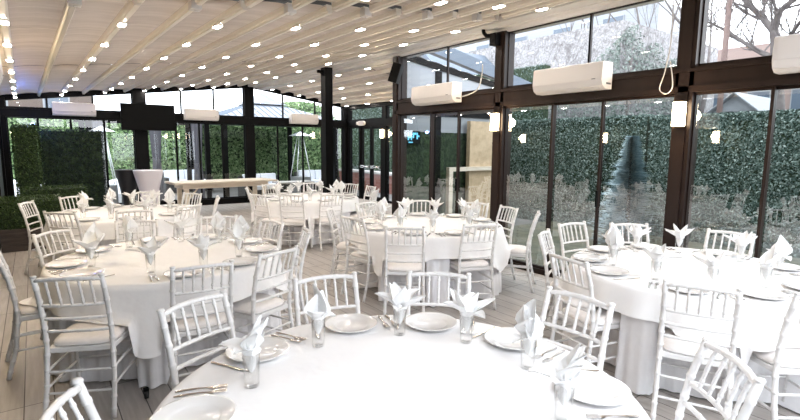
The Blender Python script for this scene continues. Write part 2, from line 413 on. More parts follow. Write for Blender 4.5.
# back wall
wb = MB()
for x0, x1 in ((XL-.02,-.43),(2.12,2.42),(5.0,5.27),(8.29,8.5)):
    wb.prism([(x0,0),(x1,0),(x1,cz(min(max(x1,x0),8.45))+.02),(x0,cz(x0)+.02)], 'y', YB-.08, YB+.12)
wb.box(XL, XD, YB-.09, YB+.1, 2.29, 2.52); wb.box(XL, XD, YB-.115, YB-.09, 2.47, 2.50)
wb.box(XL, XD, YB-.04, YB+.1, 0, .16)
wb.prism([(XL,cz(XL)-.05),(XP,cz(XP)-.05),(XD,cz(XD)-.05),(XD,cz(XD)+.1),(XP,cz(XP)+.1),(XL,cz(XL)+.1)], 'y', YB+.0, YB+.1)
struct(wb, 'wall_back', M['black'])
for xs_ in ([-.43,.14,.78,1.47,2.12], [2.42,3.13,3.73,4.35,5.0], [5.27,6.01,6.84,7.51,8.29]):
    for a, b_ in zip(xs_[:-1], xs_[1:]): leaf(YB+.02, a, b_, .16, 2.29, axis='y', m='black', g='glassback', t=.04, fr=.024)
for xs_ in ([-.43,.34,1.26,2.12], [2.42,3.29,4.15,5.0], [5.27,6.2,7.28,8.29]):
    for a, b_ in zip(xs_[:-1], xs_[1:]):
        wn += 1; e = empty(f'window_{wn}'); e['kind'] = 'structure'
        f = MB().box(a, a+.02, YB, YB+.05, 2.52, cz(a)-.03).box(b_-.02, b_, YB, YB+.05, 2.52, cz(b_)-.03)
        struct(f, 'frame', M['black'], e)
        struct(MB().add([(a+.02,YB+.02,2.52),(b_-.02,YB+.02,2.52),(b_-.02,YB+.02,cz(b_)-.04),(a+.02,YB+.02,cz(a)-.04)], [(0,1,2,3)]), 'glass_pane', M['glassclear'], e)

# door wall of the side wing
wd = MB()
for a, b_ in ((14.12,14.25),(12.0,12.2),(9.6,9.75),(YE,YE+.15)): wd.box(XD-.05, XD+.1, a, b_, 0, cz(XD)+.02)
wd.box(XD-.06, XD+.1, YE, YB-.09, 2.29, 2.50); wd.box(XD-.06, XD+.1, YE, YB-.09, cz(XD)-.08, cz(XD)+.1); wd.box(XD-.03, XD+.1, YE, YB-.09, 0, .03)
wd.box(XD-.06, XD+.1, 13.38, 13.48, 0, 2.3)
struct(wd, 'wall_side', M['black'])
for a, b_ in ((12.22,12.79),(12.81,13.37)):
    d = leaf(XD, a, b_, .03, 2.29, m='black', g='glassback', t=.05, fr=.07)
    pb = MB().tube([(XD-.09,a+.07,1.05),(XD-.09,b_-.07,1.05)], .02, 8).box(XD-.10,XD-.02,a+.03,a+.11,1.01,1.09).box(XD-.10,XD-.02,b_-.11,b_-.03,1.01,1.09)
    o = struct(pb, 'push_bar', M['chrome'], d)
for a, b_ in ((13.5,14.1),(10.8,11.98),(9.77,10.78),(8.6,9.58),(YE+.17,8.58)):
    leaf(XD, a, b_, .03, 2.29, m='black', g='glassback')
for a, b_ in ((12.22,14.1),(10.8,11.98),(9.77,10.78),(8.6,9.58),(YE+.17,8.58)):
    leaf(XD, a, b_, 2.50, cz(XD)-.08, m='black', name='window', g='glassclear')
# end wall of the side wing
we = MB().prism([(XR+.1,2.3),(XD,2.3),(XD,2.5),(XR+.1,2.5)], 'y', YE-.03, YE+.07).prism([(XR+.1,cz(XR+.1)-.06),(XD,cz(XD)-.06),(XD,cz(XD)+.05),(XR+.1,cz(XR+.1)+.05)], 'y', YE-.03, YE+.07)
we.box(6.35,6.5,YE-.03,YE+.07,0,3.15)
struct(we, 'wall_wing_end', M['black'])
struct(MB().box(XR+.1, XD, YE+.0, YE+.05, 0, 1.98), 'wall_wing_reflection', M['core'])  # dark panel stands in for the hedge screen reflected in the glass
struct(MB().box(XR+.1, XD, YE+.0, YE+.05, 1.98, 2.3).prism([(XR+.1,2.5),(XD,2.5),(XD,cz(XD)),(XR+.1,cz(XR+.1))], 'y', YE, YE+.05), 'wall_wing_siding', M['housewhite'])
struct(MB().prism([(XR+.3,3.55),(9.35,2.88),(9.35,3.10),(XR+.3,3.80)], 'y', YE-.10, YE+.04), 'trim_43', M['roofblue'])

# left wall
wl = MB()
for yy in (14.2, 11.8, 9.3, 6.8, 4.3, 1.8, -.7, -2.65): wl.box(XL-.12, XL+.03, yy-.1, yy+.1, 0, cz(XL)+.02)
wl.box(XL-.1, XL+.03, YF, YB, 2.28, cz(XL)+.06); wl.box(XL-.1, XL+.03, YF, YB, 0, .12)
struct(wl, 'wall_left', M['black'])
struct(MB().box(XL-.08, XL-.02, YF, YB, .12, 2.28), 'wall_left_infill', M['leftwall'])
# wall behind the camera
wf = MB().box(XL, XR, YF-.1, YF, 2.28, 2.53).box(XL,XR,YF-.1,YF,0,.1)
for x in (XL, 1.4, 3.4, XR-.1): wf.box(x, x+.12, YF-.1, YF, 0, cz(x)+.03)
struct(wf, 'wall_front', M['black'])
for a, b_ in ((XL+.12,1.4),(1.52,3.4),(3.52,XR-.1)): leaf(YF-.05, a, b_, .1, 2.28, axis='y', m='black')

# free standing post with its bracket
t = empty('trim_42', (5.2, 9.65, 0)); t['kind'] = 'structure'
struct(MB().box(-.09,.09,-.10,.10,0,3.36).box(-.12,.12,-.13,.13,0,.02), 'post', M['black'], t)
struct(MB().box(-.22,-.09,-.03,.03,3.24,3.30).prism([(-.22,3.30),(-.09,3.18),(-.09,3.30)], 'y', -.02, .02), 'bracket', M['black'], t)

# ------------------------------------------------------------------ chair
CH = {}
def ringed(pts, r, rings, n=8, swell=1.20):
    """turned bamboo style stick: polyline with swollen rings at the given fractions"""
    pts = [Vector(p) for p in pts]
    seg = [0]
    for a, b_ in zip(pts[:-1], pts[1:]): seg.append(seg[-1]+(b_-a).length)
    T = seg[-1]
    def at(s_):
        for i in range(len(pts)-1):
            if s_ <= seg[i+1] or i == len(pts)-2:
                k = (s_-seg[i])/(seg[i+1]-seg[i]); return pts[i].lerp(pts[i+1], k)
    st = {0: 1, T: 1}
    for q in range(1, 12): st[T*q/12] = 1
    for q in rings:
        s_ = q*T
        for d, k in ((-.010,1),(-.005,swell),(.005,swell),(.010,1)):
            if 0 < s_+d < T: st[s_+d] = k
    ks = sorted(st)
    return [at(k) for k in ks], [r*st[k] for k in ks]
def chair_proto():
    root = empty('chiavari_chair')
    W = M['chair']
    mb = MB()   # seat frame, a little wider in front
    fr = [(-.205,.20),(.205,.20),(.185,-.19),(-.185,-.19)]; inn = [(x*.82, y_*.82) for x, y_ in fr]
    vs = [(x,y_,z) for z in (.415,.45) for x, y_ in fr] + [(x,y_,z) for z in (.415,.45) for x, y_ in inn]
    fs = []
    for i in range(4):
        j = (i+1) % 4
        fs += [(i,j,4+j,4+i),(4+i,4+j,12+j,12+i),(8+j,8+i,12+i,12+j),(i,8+i,8+j,j)]
    mb.add(vs, fs); mb.build('seat_frame', W, root, bevel=.006)
    # cushion
    P = []
    prof = [(0,.500),(.5,.499),(.82,.494),(.95,.482),(1,.468),(.98,.452),(0,.452)]
    for k, z in prof:
        row = []
        for q in range(32):
            a = 2*math.pi*q/32; c_, s_ = math.cos(a), math.sin(a); n_ = 5
            d = (abs(c_)**n_+abs(s_)**n_)**(-1/n_); x, y_ = c_*d, s_*d
            row.append((x*k*(.193+.010*y_), .005+y_*k*.19, z))
        P.append(row)
    MB().grid(P, wrap=True).build('cushion', M['cushion'], root)
    # piping round the cushion
    pp = []
    for q in range(33):
        a = 2*math.pi*q/32; c_, s_ = math.cos(a), math.sin(a); d = (abs(c_)**5+abs(s_)**5)**(-1/5); x, y_ = c_*d, s_*d
        pp.append((x*(.194+.010*y_), .005+y_*.191, .461))
    MB().tube(pp, .0035, 5, cap=False).build('cushion_piping', M['china'], root)
    for s_ in (-1, 1):
        a, b_ = ringed([(.198*s_,.205,0),(.190*s_,.185,.44)], .0145, (.12,.3,.5,.7,.88))
        b_[0] *= .8
        MB().tube(a, b_).build('leg', W, root)
        a, b_ = ringed([(.196*s_,-.275,0),(.192*s_,-.215,.22),(.188*s_,-.188,.44),(.187*s_,-.198,.60),(.186*s_,-.228,.76),(.185*s_,-.278,.925)], .0155, (.06,.14,.24,.34,.44,.54,.63,.72,.82,.92))
        mb = MB().tube(a, b_); mb.lathe([(0,0),(.014,0),(.0195,.006),(.014,.014),(0,.016)], 10, (.185*s_,-.278,.922))
        mb.build('leg', W, root)
    def rail(z, y_, hw, bow, r=.0105, nm='back_rail', lift=0):
        pts = [(hw*t, y_-bow*(1-t*t), z+lift*(1-t*t)) for t in [i/6-1 for i in range(13)]]
        a, b_ = ringed(pts, r, (.12,.3,.5,.7,.88), 8, 1.14); return MB().tube(a, b_).build(nm, W, root)
    rail(.905, -.272, .186, .028, .0135, 'crest_rail', .012)
    rail(.735, -.222, .186, .022)
    rail(.645, -.205, .186, .018)
    rail(.560, -.192, .186, .014)
    for k in range(5):
        x = -.122+.061*k; t = x/.186; bw = 1-t*t
        a, b_ = ringed([(x,-.222-.022*bw,.735),(x,-.243-.025*bw,.82),(x,-.272-.028*bw,.905+.012*bw)], .0078, (.2,.5,.8), 7, 1.3)
        MB().tube(a, b_).build('spindle', W, root)
    def stick(p0, p1, r=.0085):
        a, b_ = ringed([p0, p1], r, (.25,.5,.75), 7); MB().tube(a, b_).build('stretcher', W, root)
    for s_ in (-1, 1):
        stick((.194*s_,.195,.20),(.193*s_,-.22,.20)); stick((.192*s_,.19,.31),(.190*s_,-.205,.31))
    stick((-.195,.197,.22),(.195,.197,.22)); stick((-.193,.19,.33),(.193,.19,.33))
    stick((-.193,-.228,.17),(.193,-.228,.17)); stick((-.191,-.205,.30),(.191,-.205,.30))
    return root

# ------------------------------------------------------------------ table cloths
TR = .90
def in_seat(px, py, seats, m=0.0):
    for sx, sy, a in seats:
        dx, dy = px-sx, py-sy
        u, v = dx*math.cos(a)+dy*math.sin(a), -dx*math.sin(a)+dy*math.cos(a)
        if -.235 < u < .225+m and abs(v) < .215+m: return True
    return False
def table_with_cloth(cx, cy, rot, tname, seed, half=.24, seats=()):
    rr = random.Random(seed)
    t = empty('round_table', (cx, cy, 0)); tag(t, f'round folding table under white cloths, {tname}', 'table', 'round banquet tables')
    MB().lathe([(0,.715),(.87,.715),(.88,.72),(.88,.738),(.87,.742),(0,.742)], 40).build('tabletop', M['farm'], t)
    for a in range(4):
        aa = R(45+90*a); c_, s_ = math.cos(aa), math.sin(aa)
        MB().tube([(.5*c_,.5*s_,.715),(.62*c_,.62*s_,.015)], .014, 8).build('leg', M['black'], t)
    # long pleated under cloth
    n = 320; ph = rr.uniform(0, 6)
    rows = []; press = []
    for k in range(n):
        a = 2*math.pi*k/n; rp = .96
        while rp > .6 and in_seat(cx+rp*math.cos(a), cy+rp*math.sin(a), seats, .012): rp -= .01
        press.append(rp)
    for z, r0, am in ((.745,0.02,0),(.748,.80,0),(.748,.885,0),(.742,.897,0),(.725,.902,.003),(.6,.905,.008),(.4,.912,.016),(.2,.920,.026),(.012,.930,.034)):
        row = []
        for k in range(n):
            a = 2*math.pi*k/n
            rp = r0 + am*(math.sin(38*a+ph+1.2*math.sin(3*a))*.6 + math.sin(57*a+2*ph)*.4)
            lim = press[k]
            if z < .6 and lim < rp: rp = rp + (lim-rp)*{.6:.45}.get(z, 1) + am*.25*math.sin(31*a)
            row.append((rp*math.cos(a), rp*math.sin(a), z))
        rows.append(row)
    o = MB().grid(rows, wrap=True).build('table_skirt', M['skirt'], None, (cx, cy, 0))
    tag(o, f'long pleated white underskirt reaching the floor, {tname}', 'table skirt', 'pleated table skirts')
    # square overlay, its corners hanging low
    n = 240; rows = []
    q1, q2 = rr.uniform(0,6), rr.uniform(0,6)
    def drop(a):
        return .205 + .02*math.sin(2*a+q1) + half*corner(a)**1.0
    def corner(a):
        u = (a-rot-math.pi/4) % (math.pi/2); u = min(u, math.pi/2-u); return .5-.5*math.cos(math.pi*max(0, 1-u/.62))
    for r0 in (.004,.2,.4,.6,.75,.86,.895):
        rows.append([(r0*math.cos(2*math.pi*k/n), r0*math.sin(2*math.pi*k/n), .757+.0016*math.sin(3*r0*8*math.cos(2*math.pi*k/n)+q1)*math.sin(7*r0*math.sin(2*math.pi*k/n)+q2)) for k in range(n)])
    rows.append([(.910*math.cos(2*math.pi*k/n), .910*math.sin(2*math.pi*k/n), .750) for k in range(n)])
    for i in range(1, 11):
        s_ = i/10; row = []
        for k in range(n):
            a = 2*math.pi*k/n; d = drop(a); cf = corner(a)
            z = .748 - d*s_
            sm_ = s_*s_*.4+s_*.6
            fold = math.sin(11*a+q1)*.5 + math.sin(19*a+q2)*.45
            # folds beside a hanging corner swing out and in
            wv = math.cos((a-rot-math.pi/4)*4*2.5)
            r_ = .914 + s_*(.045 + .034*fold) + s_*s_*cf*(.055 + .05*wv)
            r_ = max(r_, .914+.032*s_ if z < .7 else .914)
            r_ = max(r_, .945 if z < .45 else .914)
            if z < .525 and in_seat(cx+r_*math.cos(a), cy+r_*math.sin(a), seats, .03): z = .512-.004*s_; r_ += .02*s_
            row.append((r_*math.cos(a), r_*math.sin(a), max(z, .03)))
        rows.append(row)
    o = MB().grid(rows, wrap=True).build('tablecloth', M['cloth'], None, (cx, cy, 0))
    tag(o, f'square white tablecloth with hanging corners, {tname}', 'tablecloth', 'square white tablecloths')

# ------------------------------------------------------------------ place setting meshes
plate_me = MB().lathe([(0,.004),(.082,.004),(.090,.008),(.098,.013),(.135,.019),(.142,.021),(.143,.019),(.135,.014),(.095,.004),(.080,0),(0,0)], 40).mesh('dinner_plate', M['china'])
#bowl_me = MB().lathe([(0,.004),(.055,.004),(.072,.012),(.083,.020),(.086,.021),(.085,.017),(.070,.005),(.050,0),(0,0)], 32).mesh('salad_plate', M['china'])
glass_me = MB().lathe([(0,.0),(.027,.0),(.029,.002),(.035,.140),(.0338,.1405),(.0275,.012),(.024,.008),(0,.008)], 24).mesh('tumbler', M['tumbler'])
def fork_mesh():
    mb = MB(); 
    def zz(t): return .0035+.006*math.sin(t*math.pi)**2
    P = []
    prof = [(0,.004),(.02,.0075),(.05,.006),(.09,.0035),(.12,.0035),(.132,.010),(.145,.012)]
    for y_, w_ in prof: P.append([(-w_, y_, .003+.004*math.sin(y_*22)), (0, y_, .0055+.004*math.sin(y_*22)), (w_, y_, .003+.004*math.sin(y_*22))])
    mb.grid(P); mb.grid([[(x, y_, z-.002) for x, y_, z in row][::-1] for row in P])
    for k in range(4):
        x = -.0098+.0065*k
        mb.box(x-.0016, x+.0016, .143, .192, .0025, .0055)
    return mb.mesh('fork', M['steel'])
def knife_mesh():
    mb = MB(); P = []
    for y_, a, b_ in ((0,.005,.005),(.01,.0075,.0075),(.09,.006,.006),(.10,.005,.006),(.115,.004,.009),(.19,.004,.010),(.215,.003,.006),(.225,.001,.001)):
        P.append([(-a, y_, .003), (0, y_, .0065 if y_ < .1 else .0045), (b_, y_, .003)])
    mb.grid(P); mb.grid([[(x, y_, .001) for x, y_, z in row][::-1] for row in P])
    return mb.mesh('knife', M['steel'])
fork_me, knife_me = fork_mesh(), knife_mesh()
def napkin_mesh(kind, seed):
    rr = random.Random(seed); mb = MB()
    # cone tucked into the glass
    P = []
    for z, r0 in ((.055,.004),(.075,.014),(.10,.023),(.135,.029),(.15,.032),(.165,.020),(.168,0)):
        P.append([((r0*(1+.15*math.sin(5*q*math.pi/9)))*math.cos(q*math.pi/9), (r0*(1+.15*math.sin(5*q*math.pi/9)))*math.sin(q*math.pi/9), z) for q in range(18)])
    mb.grid(P, wrap=True)
    def petal(az, L_, W_, el0, el1, fold, z0=.130, r0=.010, twist=0):
        nu, nv = 9, 7; top = []; pos = Vector((r0, 0, z0)); pts = []
        for i in range(nu):
            u = i/(nu-1); el = el0+(el1-el0)*u
            pts.append(pos.copy()); pos = pos + Vector((math.cos(el), 0, math.sin(el)))*(L_/(nu-1))
        for side in (0, 1):
            G = []
            for i in range(nu):
                u = i/(nu-1); el = el0+(el1-el0)*u
                w_ = W_*min(1, u/.42*.75+.30)*(1 if u < .42 else max(.02, (1-u)/.58)**.8)
                nrm = Vector((-math.sin(el), 0, math.cos(el)))
                row = []
                for j in range(nv):
                    v = j/(nv-1)*2-1
                    tw = twist*u
                    q = pts[i] + Vector((0,1,0))*v*w_*math.cos(tw) + nrm*(abs(v)*fold*w_ + v*w_*math.sin(tw) + (.002 if side else 0) + .0025*math.sin(9*v+5*u+seed))
                    row.append(q)
                G.append(row if side else row[::-1])
            b = len(mb.v); Mz = Matrix.Rotation(az, 3, 'Z')
            G = [[Mz @ q for q in row] for row in G]
            mb.grid(G)
    if kind == 'star':
        n = 5; o = rr.uniform(0, 1)
        for k in range(n):
            petal(o+2*math.pi*k/n+rr.uniform(-.15,.15), rr.uniform(.11,.14), .038, R(rr.uniform(30,62)), R(rr.uniform(0,75)), .55)
        for k in range(2): petal(o+rr.uniform(0,6), .13, .042, R(60), R(85), .5)
    elif kind == 'tall':
        o = rr.uniform(0, 6)
        petal(o, .165, .062, R(88), R(80), .45, .125, .004, .3); petal(o+2.4, .14, .060, R(80), R(86), .5, .125, .006, -.4)
        petal(o+4.2, .115, .055, R(66), R(70), .6, .125, .008, .5); petal(o+1.2, .09, .05, R(45), R(40), .5, .125, .01)
        petal(o+3.4, .08, .036, R(20), R(-30), .4, .13, .012)
    else:   # fan
        o = rr.uniform(0, 6)
        for k in range(5):
            petal(o+(k-2)*.5, .15-.012*abs(k-2), .040, R(74-7*abs(k-2)), R(82-16*abs(k-2)), .5, .13, .004)
        petal(o+math.pi, .10, .045, R(40), R(-20), .3, .14, .012); petal(o+math.pi-1.2, .08, .035, R(35), R(0), .4, .14, .012); petal(o+math.pi+1.2, .08, .035, R(35), R(10), .4, .14, .012)
    mb.v = [(x*(1+.22*min(1,max(0,(z-.13)/.04))), y_*(1+.22*min(1,max(0,(z-.13)/.04))), z if z < .14 else .14+(z-.14)*1.12) for x, y_, z in mb.v]
    return mb.mesh('napkin', M['napkin'])
naps = {k: [napkin_mesh(k, s_) for s_ in range(3)] for k in ('star','tall','fan')}
ndesc = {'star':'star-folded white napkin', 'tall':'tall leaf-folded white napkin', 'fan':'fan-folded white napkin'}
CK = {12:'far side', 1:'far side right of centre', 2:'far right side', 3:'right side', 4:'near right side', 5:'near side right of centre', 6:'near side',
      7:'near side left of centre', 8:'near left side', 9:'left side', 10:'far left side', 11:'far side left of centre'}
def clock(c, phi):
    al = math.degrees(math.atan2(-c[1], -c[0])); h = round(6+((al-phi+540) % 360-180)/30)
    return CK[(h-1) % 12+1]
def put(me, nm, loc, rz, lab, cat, grp):
    o = bpy.data.objects.new(nm, me); col.objects.link(o); o.location = loc; o.rotation_euler.z = rz
    tag(o, lab, cat, grp); return o
used = set()
def uniq(lab):
    used.add(lab); return lab
ZC = .7605
def setting(c, phi, tn_, kind, cutlery=True, salad=False, grp=''):
    pos = clock(c, phi); a = R(phi); rr = random.Random(int(phi*13+c[0]*100))
    def P(r_, da): return (c[0]+r_*math.cos(a+R(da)), c[1]+r_*math.sin(a+R(da)))
    x, y_ = P(.755, 0)
    put(plate_me, 'dinner_plate', (x, y_, ZC), rr.uniform(0,6), f'white dinner plate on the {tn_}, {pos}', 'plate', f'plates on the {tn_}')
    if False: put(plate_me, 'salad_plate', (x, y_, ZC+.0055), 0, f'small white plate on the dinner plate, {tn_}, {pos}', 'plate', f'small plates on the {tn_}')
    x, y_ = P(.60, -20)
    put(glass_me, 'tumbler', (x, y_, ZC), 0, f'clear tumbler holding a napkin, {tn_}, {pos}', 'glass', f'glasses on the {tn_}')
    put(rr.choice(naps[kind]), 'napkin', (x, y_, ZC), rr.uniform(0,6.28), f'{ndesc[kind]}, {tn_}, {pos}', 'napkin', f'napkins on the {tn_}')
    if cutlery:
        inward = a+math.pi/2     # local +Y points to the table centre
        ux, uy = math.cos(a), math.sin(a)
        def Q(rad, side): return (c[0]+ux*rad-uy*side, c[1]+uy*rad+ux*side)
        # diner's left is the -side... forks left, knife right
        for k, (sd, w_) in enumerate(((-.185,'inner'),(-.225,'outer'))):
            x, y_ = Q(.85, sd); put(fork_me, 'fork', (x, y_, ZC), inward+rr.uniform(-.05,.05), f'{w_} steel fork beside the plate, {tn_}, {pos}', 'fork', f'forks on the {tn_}')
        x, y_ = Q(.86, .175); put(knife_me, 'knife', (x, y_, ZC), inward+rr.uniform(-.1,.1), f'steel knife beside the plate, {tn_}, {pos}', 'knife', f'knives on the {tn_}')

proto = chair_proto(); cmap = childmap(proto); first = [True]
def chair(x, y_, face, lab, grp):
    """x, y of the middle of the crest rail (0.92 m up); face = the way it looks, degrees"""
    a = R(face)
    o = proto if first[0] else copy_tree(proto, cmap); first[0] = False
    o.location = (x+.285*math.cos(a), y_+.285*math.sin(a), 0.001); o.rotation_euler.z = a-math.pi/2
    tag(o, lab, 'chair', grp); return o

tables = {
 'T1': ((1.09,1.44), 40, 'foreground table'),
 'T2': ((.90,4.52), -155, 'left middle table'),
 'T3': ((.99,7.72), -100, 'far table before the hedge'),
 'T4': ((4.02,8.20), -162, 'far table by the double door'),
 'T5': ((3.87,4.60), 158, 'centre table'),
 'T6': ((4.20,1.70), 1, 'right-hand table'),
}
# settings: (angle, napkin fold)
S = {
 'T1': [(159,'fan'),(115,'tall'),(74,'star'),(41,'star'),(6,'tall'),(-35,'fan'),(-1000,'')],
 'T2': [(175,'tall'),(134,'tall'),(90,'star'),(53,'tall'),(14,'tall'),(-20,'fan'),(-59,'star'),(-95,'star'),(-153,'star')],
 'T3': [(-132,'tall'),(-94,'fan'),(-55,'star'),(-15,'tall'),(29,'tall'),(64,'star'),(95,'star'),(121,'tall'),(159,'fan')],
 'T4': [(103,'star'),(62,'tall'),(22,'tall'),(-14,'tall'),(-52,'star'),(-94,'fan'),(-128,'fan'),(-163,'star'),(150,'tall')],
 'T5': [(177,'tall'),(141,'tall'),(100,'star'),(60,'star'),(20,'fan'),(-14,'tall'),(-57,'fan'),(-105,'star'),(-142,'tall')],
 'T6': [(158,'tall'),(125,'tall'),(88,'star'),(51,'star'),(4,'star'),(-37,'tall'),(-88,'fan'),(-124,'star'),(-158,'star')],
}
for k, lst in S.items():
    c, rot, tn_ = tables[k]
    for phi, kind in lst:
        if phi < -900: continue
        setting(c, phi, tn_, kind, cutlery=k in ('T1','T2','T5','T6'), salad=False)
# chairs: measured crest position; facing None = towards the table centre
CHS = {
 'T1': [(.60,2.56,-66),(1.37,2.59,-102),(1.99,2.25,-134),(2.30,1.46,-179),(2.08,.66,136),(-.005,1.71,-20)],
 'T2': [(.11,3.46,64),(.08,5.33,-46),(.81,5.62,-100),(1.60,5.50,-115),(2.0,4.12,161),(1.95,4.83,-167),(1.43,3.42,112),(.85,3.31,86),(-.28,4.60,3)],
 'T3': [(.19,6.80,None),(-.13,8.14,-22),(.42,8.72,None),(1.45,8.90,None),(2.02,8.28,None),(.92,6.50,None),(1.58,6.66,None),(2.17,7.45,164)],
 'T4': [(3.75,9.38,None),(4.66,9.30,None),(5.20,8.66,None),(5.22,7.92,172),(4.84,7.20,None),(3.84,6.97,None),(3.24,7.24,None),(3.06,8.76,-20),(2.82,7.60,16)],
 'T5': [(2.77,4.61,8),(2.90,5.36,None),(2.87,3.76,52),(3.62,3.46,70),(4.5,5.50,-132),(4.98,4.86,-165),(3.67,5.72,None),(4.98,4.26,165),(4.80,3.66,124)],
 'T6': [(4.94,2.62,-129),(4.48,2.99,-98),(3.76,2.80,-65),(3.04,2.05,-14),(5.29,1.80,-176),(3.06,1.16,24),(3.46,.66,52)],
}
for i_, (k, lst) in enumerate(CHS.items()):
    c, rot, tn_ = tables[k]; seats = []
    for x, y_, fc in lst:
        d = math.degrees(math.atan2(c[1]-y_, c[0]-x))
        if fc is None: fc = d
        seats.append((x+.285*math.cos(R(fc)), y_+.285*math.sin(R(fc)), R(fc)))
        chair(x, y_, fc, f'white turned-wood chair, {tn_}, {clock(c, d+180)}', f'chairs around the {tn_}')
    table_with_cloth(c[0], c[1], R(rot), tn_, i_+1, .36 if k == 'T4' else .24, seats)

# ------------------------------------------------------------------ hedges
def leafbox(mb, x0, x1, y0, y1, z0, z1, n, s_, faces='xXyYZ', jit=.03, rr=rnd):
    A = {'x': (y1-y0)*(z1-z0), 'X': (y1-y0)*(z1-z0), 'y': (x1-x0)*(z1-z0), 'Y': (x1-x0)*(z1-z0), 'Z': (x1-x0)*(y1-y0)}
    tot = sum(A[f] for f in faces)
    for f in faces:
        for _ in range(int(n*A[f]/tot)):
            p = [rr.uniform(x0,x1), rr.uniform(y0,y1), rr.uniform(z0,z1)]
            if f == 'x': p[0] = x0; nrm = Vector((-1,0,0))
            if f == 'X': p[0] = x1; nrm = Vector((1,0,0))
            if f == 'y': p[1] = y0; nrm = Vector((0,-1,0))
            if f == 'Y': p[1] = y1; nrm = Vector((0,1,0))
            if f == 'Z': p[2] = z1; nrm = Vector((0,0,1))
            leaf1(mb, Vector(p)+nrm*rr.uniform(-.3,1)*jit, nrm, s_*rr.uniform(.6,1.3), rr)
def leaf1(mb, p, nrm, s_, rr):
    d = Vector((rr.uniform(-1,1), rr.uniform(-1,1), rr.uniform(-1,1))) + nrm*1.1
    d.normalize(); t_ = d.orthogonal().normalized(); t_.rotate(Matrix.Rotation(rr.uniform(0,6.28), 3, d)); b_ = d.cross(t_)
    mb.add([p-t_*s_, p-b_*s_*.5, p+t_*s_, p+b_*s_*.5], [(0,1,2,3)])
def hedge(name, x0, x1, y0, y1, z0, z1, n, s_, lm_, lab, cat, faces='xXyYZ', grp=None, rz=0):
    cx, cy = (x0+x1)/2, (y0+y1)/2
    e = empty(name, (cx, cy, z0), rz); tag(e, lab, cat, grp)
    a, b_, h = (x1-x0)/2, (y1-y0)/2, z1-z0
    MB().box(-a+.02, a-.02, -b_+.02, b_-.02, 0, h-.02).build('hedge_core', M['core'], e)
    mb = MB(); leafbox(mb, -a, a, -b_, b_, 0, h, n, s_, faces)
    o = mb.build('foliage', M[lm_], e); o['kind'] = 'stuff'
    return e
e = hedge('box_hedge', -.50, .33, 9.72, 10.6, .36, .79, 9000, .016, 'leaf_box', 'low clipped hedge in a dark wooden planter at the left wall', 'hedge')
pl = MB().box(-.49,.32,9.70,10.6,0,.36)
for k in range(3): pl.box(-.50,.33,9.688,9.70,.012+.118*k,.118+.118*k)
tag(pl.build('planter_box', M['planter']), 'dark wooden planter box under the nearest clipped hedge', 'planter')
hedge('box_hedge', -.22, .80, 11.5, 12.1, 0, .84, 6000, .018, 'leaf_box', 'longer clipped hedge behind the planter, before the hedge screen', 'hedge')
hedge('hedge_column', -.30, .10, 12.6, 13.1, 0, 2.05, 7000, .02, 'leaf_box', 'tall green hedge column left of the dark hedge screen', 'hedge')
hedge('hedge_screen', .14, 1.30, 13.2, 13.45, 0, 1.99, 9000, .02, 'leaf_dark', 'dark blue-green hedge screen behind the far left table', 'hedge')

# ------------------------------------------------------------------ furniture at the back
def rbox(c, hx, hy, z0, z1, mb=None, rz=0):
    mb = mb or MB(); Mx = Matrix.Translation((c[0], c[1], 0)) @ Matrix.Rotation(rz, 4, 'Z'); mb.box(-hx, hx, -hy, hy, z0, z1, Mx); return mb
t = empty('farm_table', (3.92, 13.0, 0), R(3)); tag(t, 'long limewashed wooden farm table standing before the back windows', 'table')
top = MB()
for k in range(5): top.box(-1.3,1.3,-.45+.18*k,-.274+.18*k,.735,.775)
top.box(-1.3,-1.22,-.46,.46,.73,.778); top.box(1.22,1.3,-.46,.46,.73,.778)
top.build('tabletop', M['farm'], t, bevel=.003)
MB().box(-1.1,1.1,-.36,-.33,.62,.733).box(-1.1,1.1,.33,.36,.62,.733).box(-1.1,-1.07,-.33,.33,.62,.733).box(1.07,1.1,-.33,.33,.62,.733).build('apron', M['farm'], t)
for sx in (-1,1):
    for sy in (-1,1): MB().box(sx*1.0-.05, sx*1.0+.05, sy*.30-.045, sy*.30+.045, 0, .733).build('leg', M['farm'], t, bevel=.004)
    MB().box(sx*1.0-.025, sx*1.0+.025, -.26,.26,.14,.20).build('cross_rail', M['farm'], t)
    MB().tube([(sx*1.0,0,.17),(sx*.55,0,.70)], .022, 4, smooth=False).build('brace', M['farm'], t)
def cocktail(x, y_, m, lab, r0=.33, H=1.08):
    e = empty('cocktail_table', (x, y_, 0)); tag(e, lab, 'table')
    MB().lathe([(0,H-.02),(r0-.02,H-.02),(r0,H-.01),(r0,H),(0,H+.004)], 32).build('tabletop', m, e)
    MB().lathe([(r0,H-.005),(r0*.90,H-.15),(r0*.70,H*.62),(r0*.56,H*.42),(r0*.60,H*.25),(r0*.85,.06),(r0*.95,.0)], 32).build('spandex_cover', m, e)
cocktail(2.18, 13.0, M['spandex'], 'tall flared cocktail table in white stretch cover by the windows')
cocktail(1.80, 13.45, M['spandexb'], 'tall flared cocktail table in black stretch cover, left of the white one', .27)

# television
t = empty('television', (2.42, 13.96, 2.04)); tag(t, 'black flat screen television hung on the back wall post', 'television')
MB().box(-.62,.62,-.03,.03,0,.66).build('casing', M['tv'], t, bevel=.008)
MB().box(-.60,.60,-.034,-.03,.025,.64).build('screen', M['tv'], t)
MB().box(-.15,.15,.03,.24,.25,.45).build('wall_mount', M['black'], t)

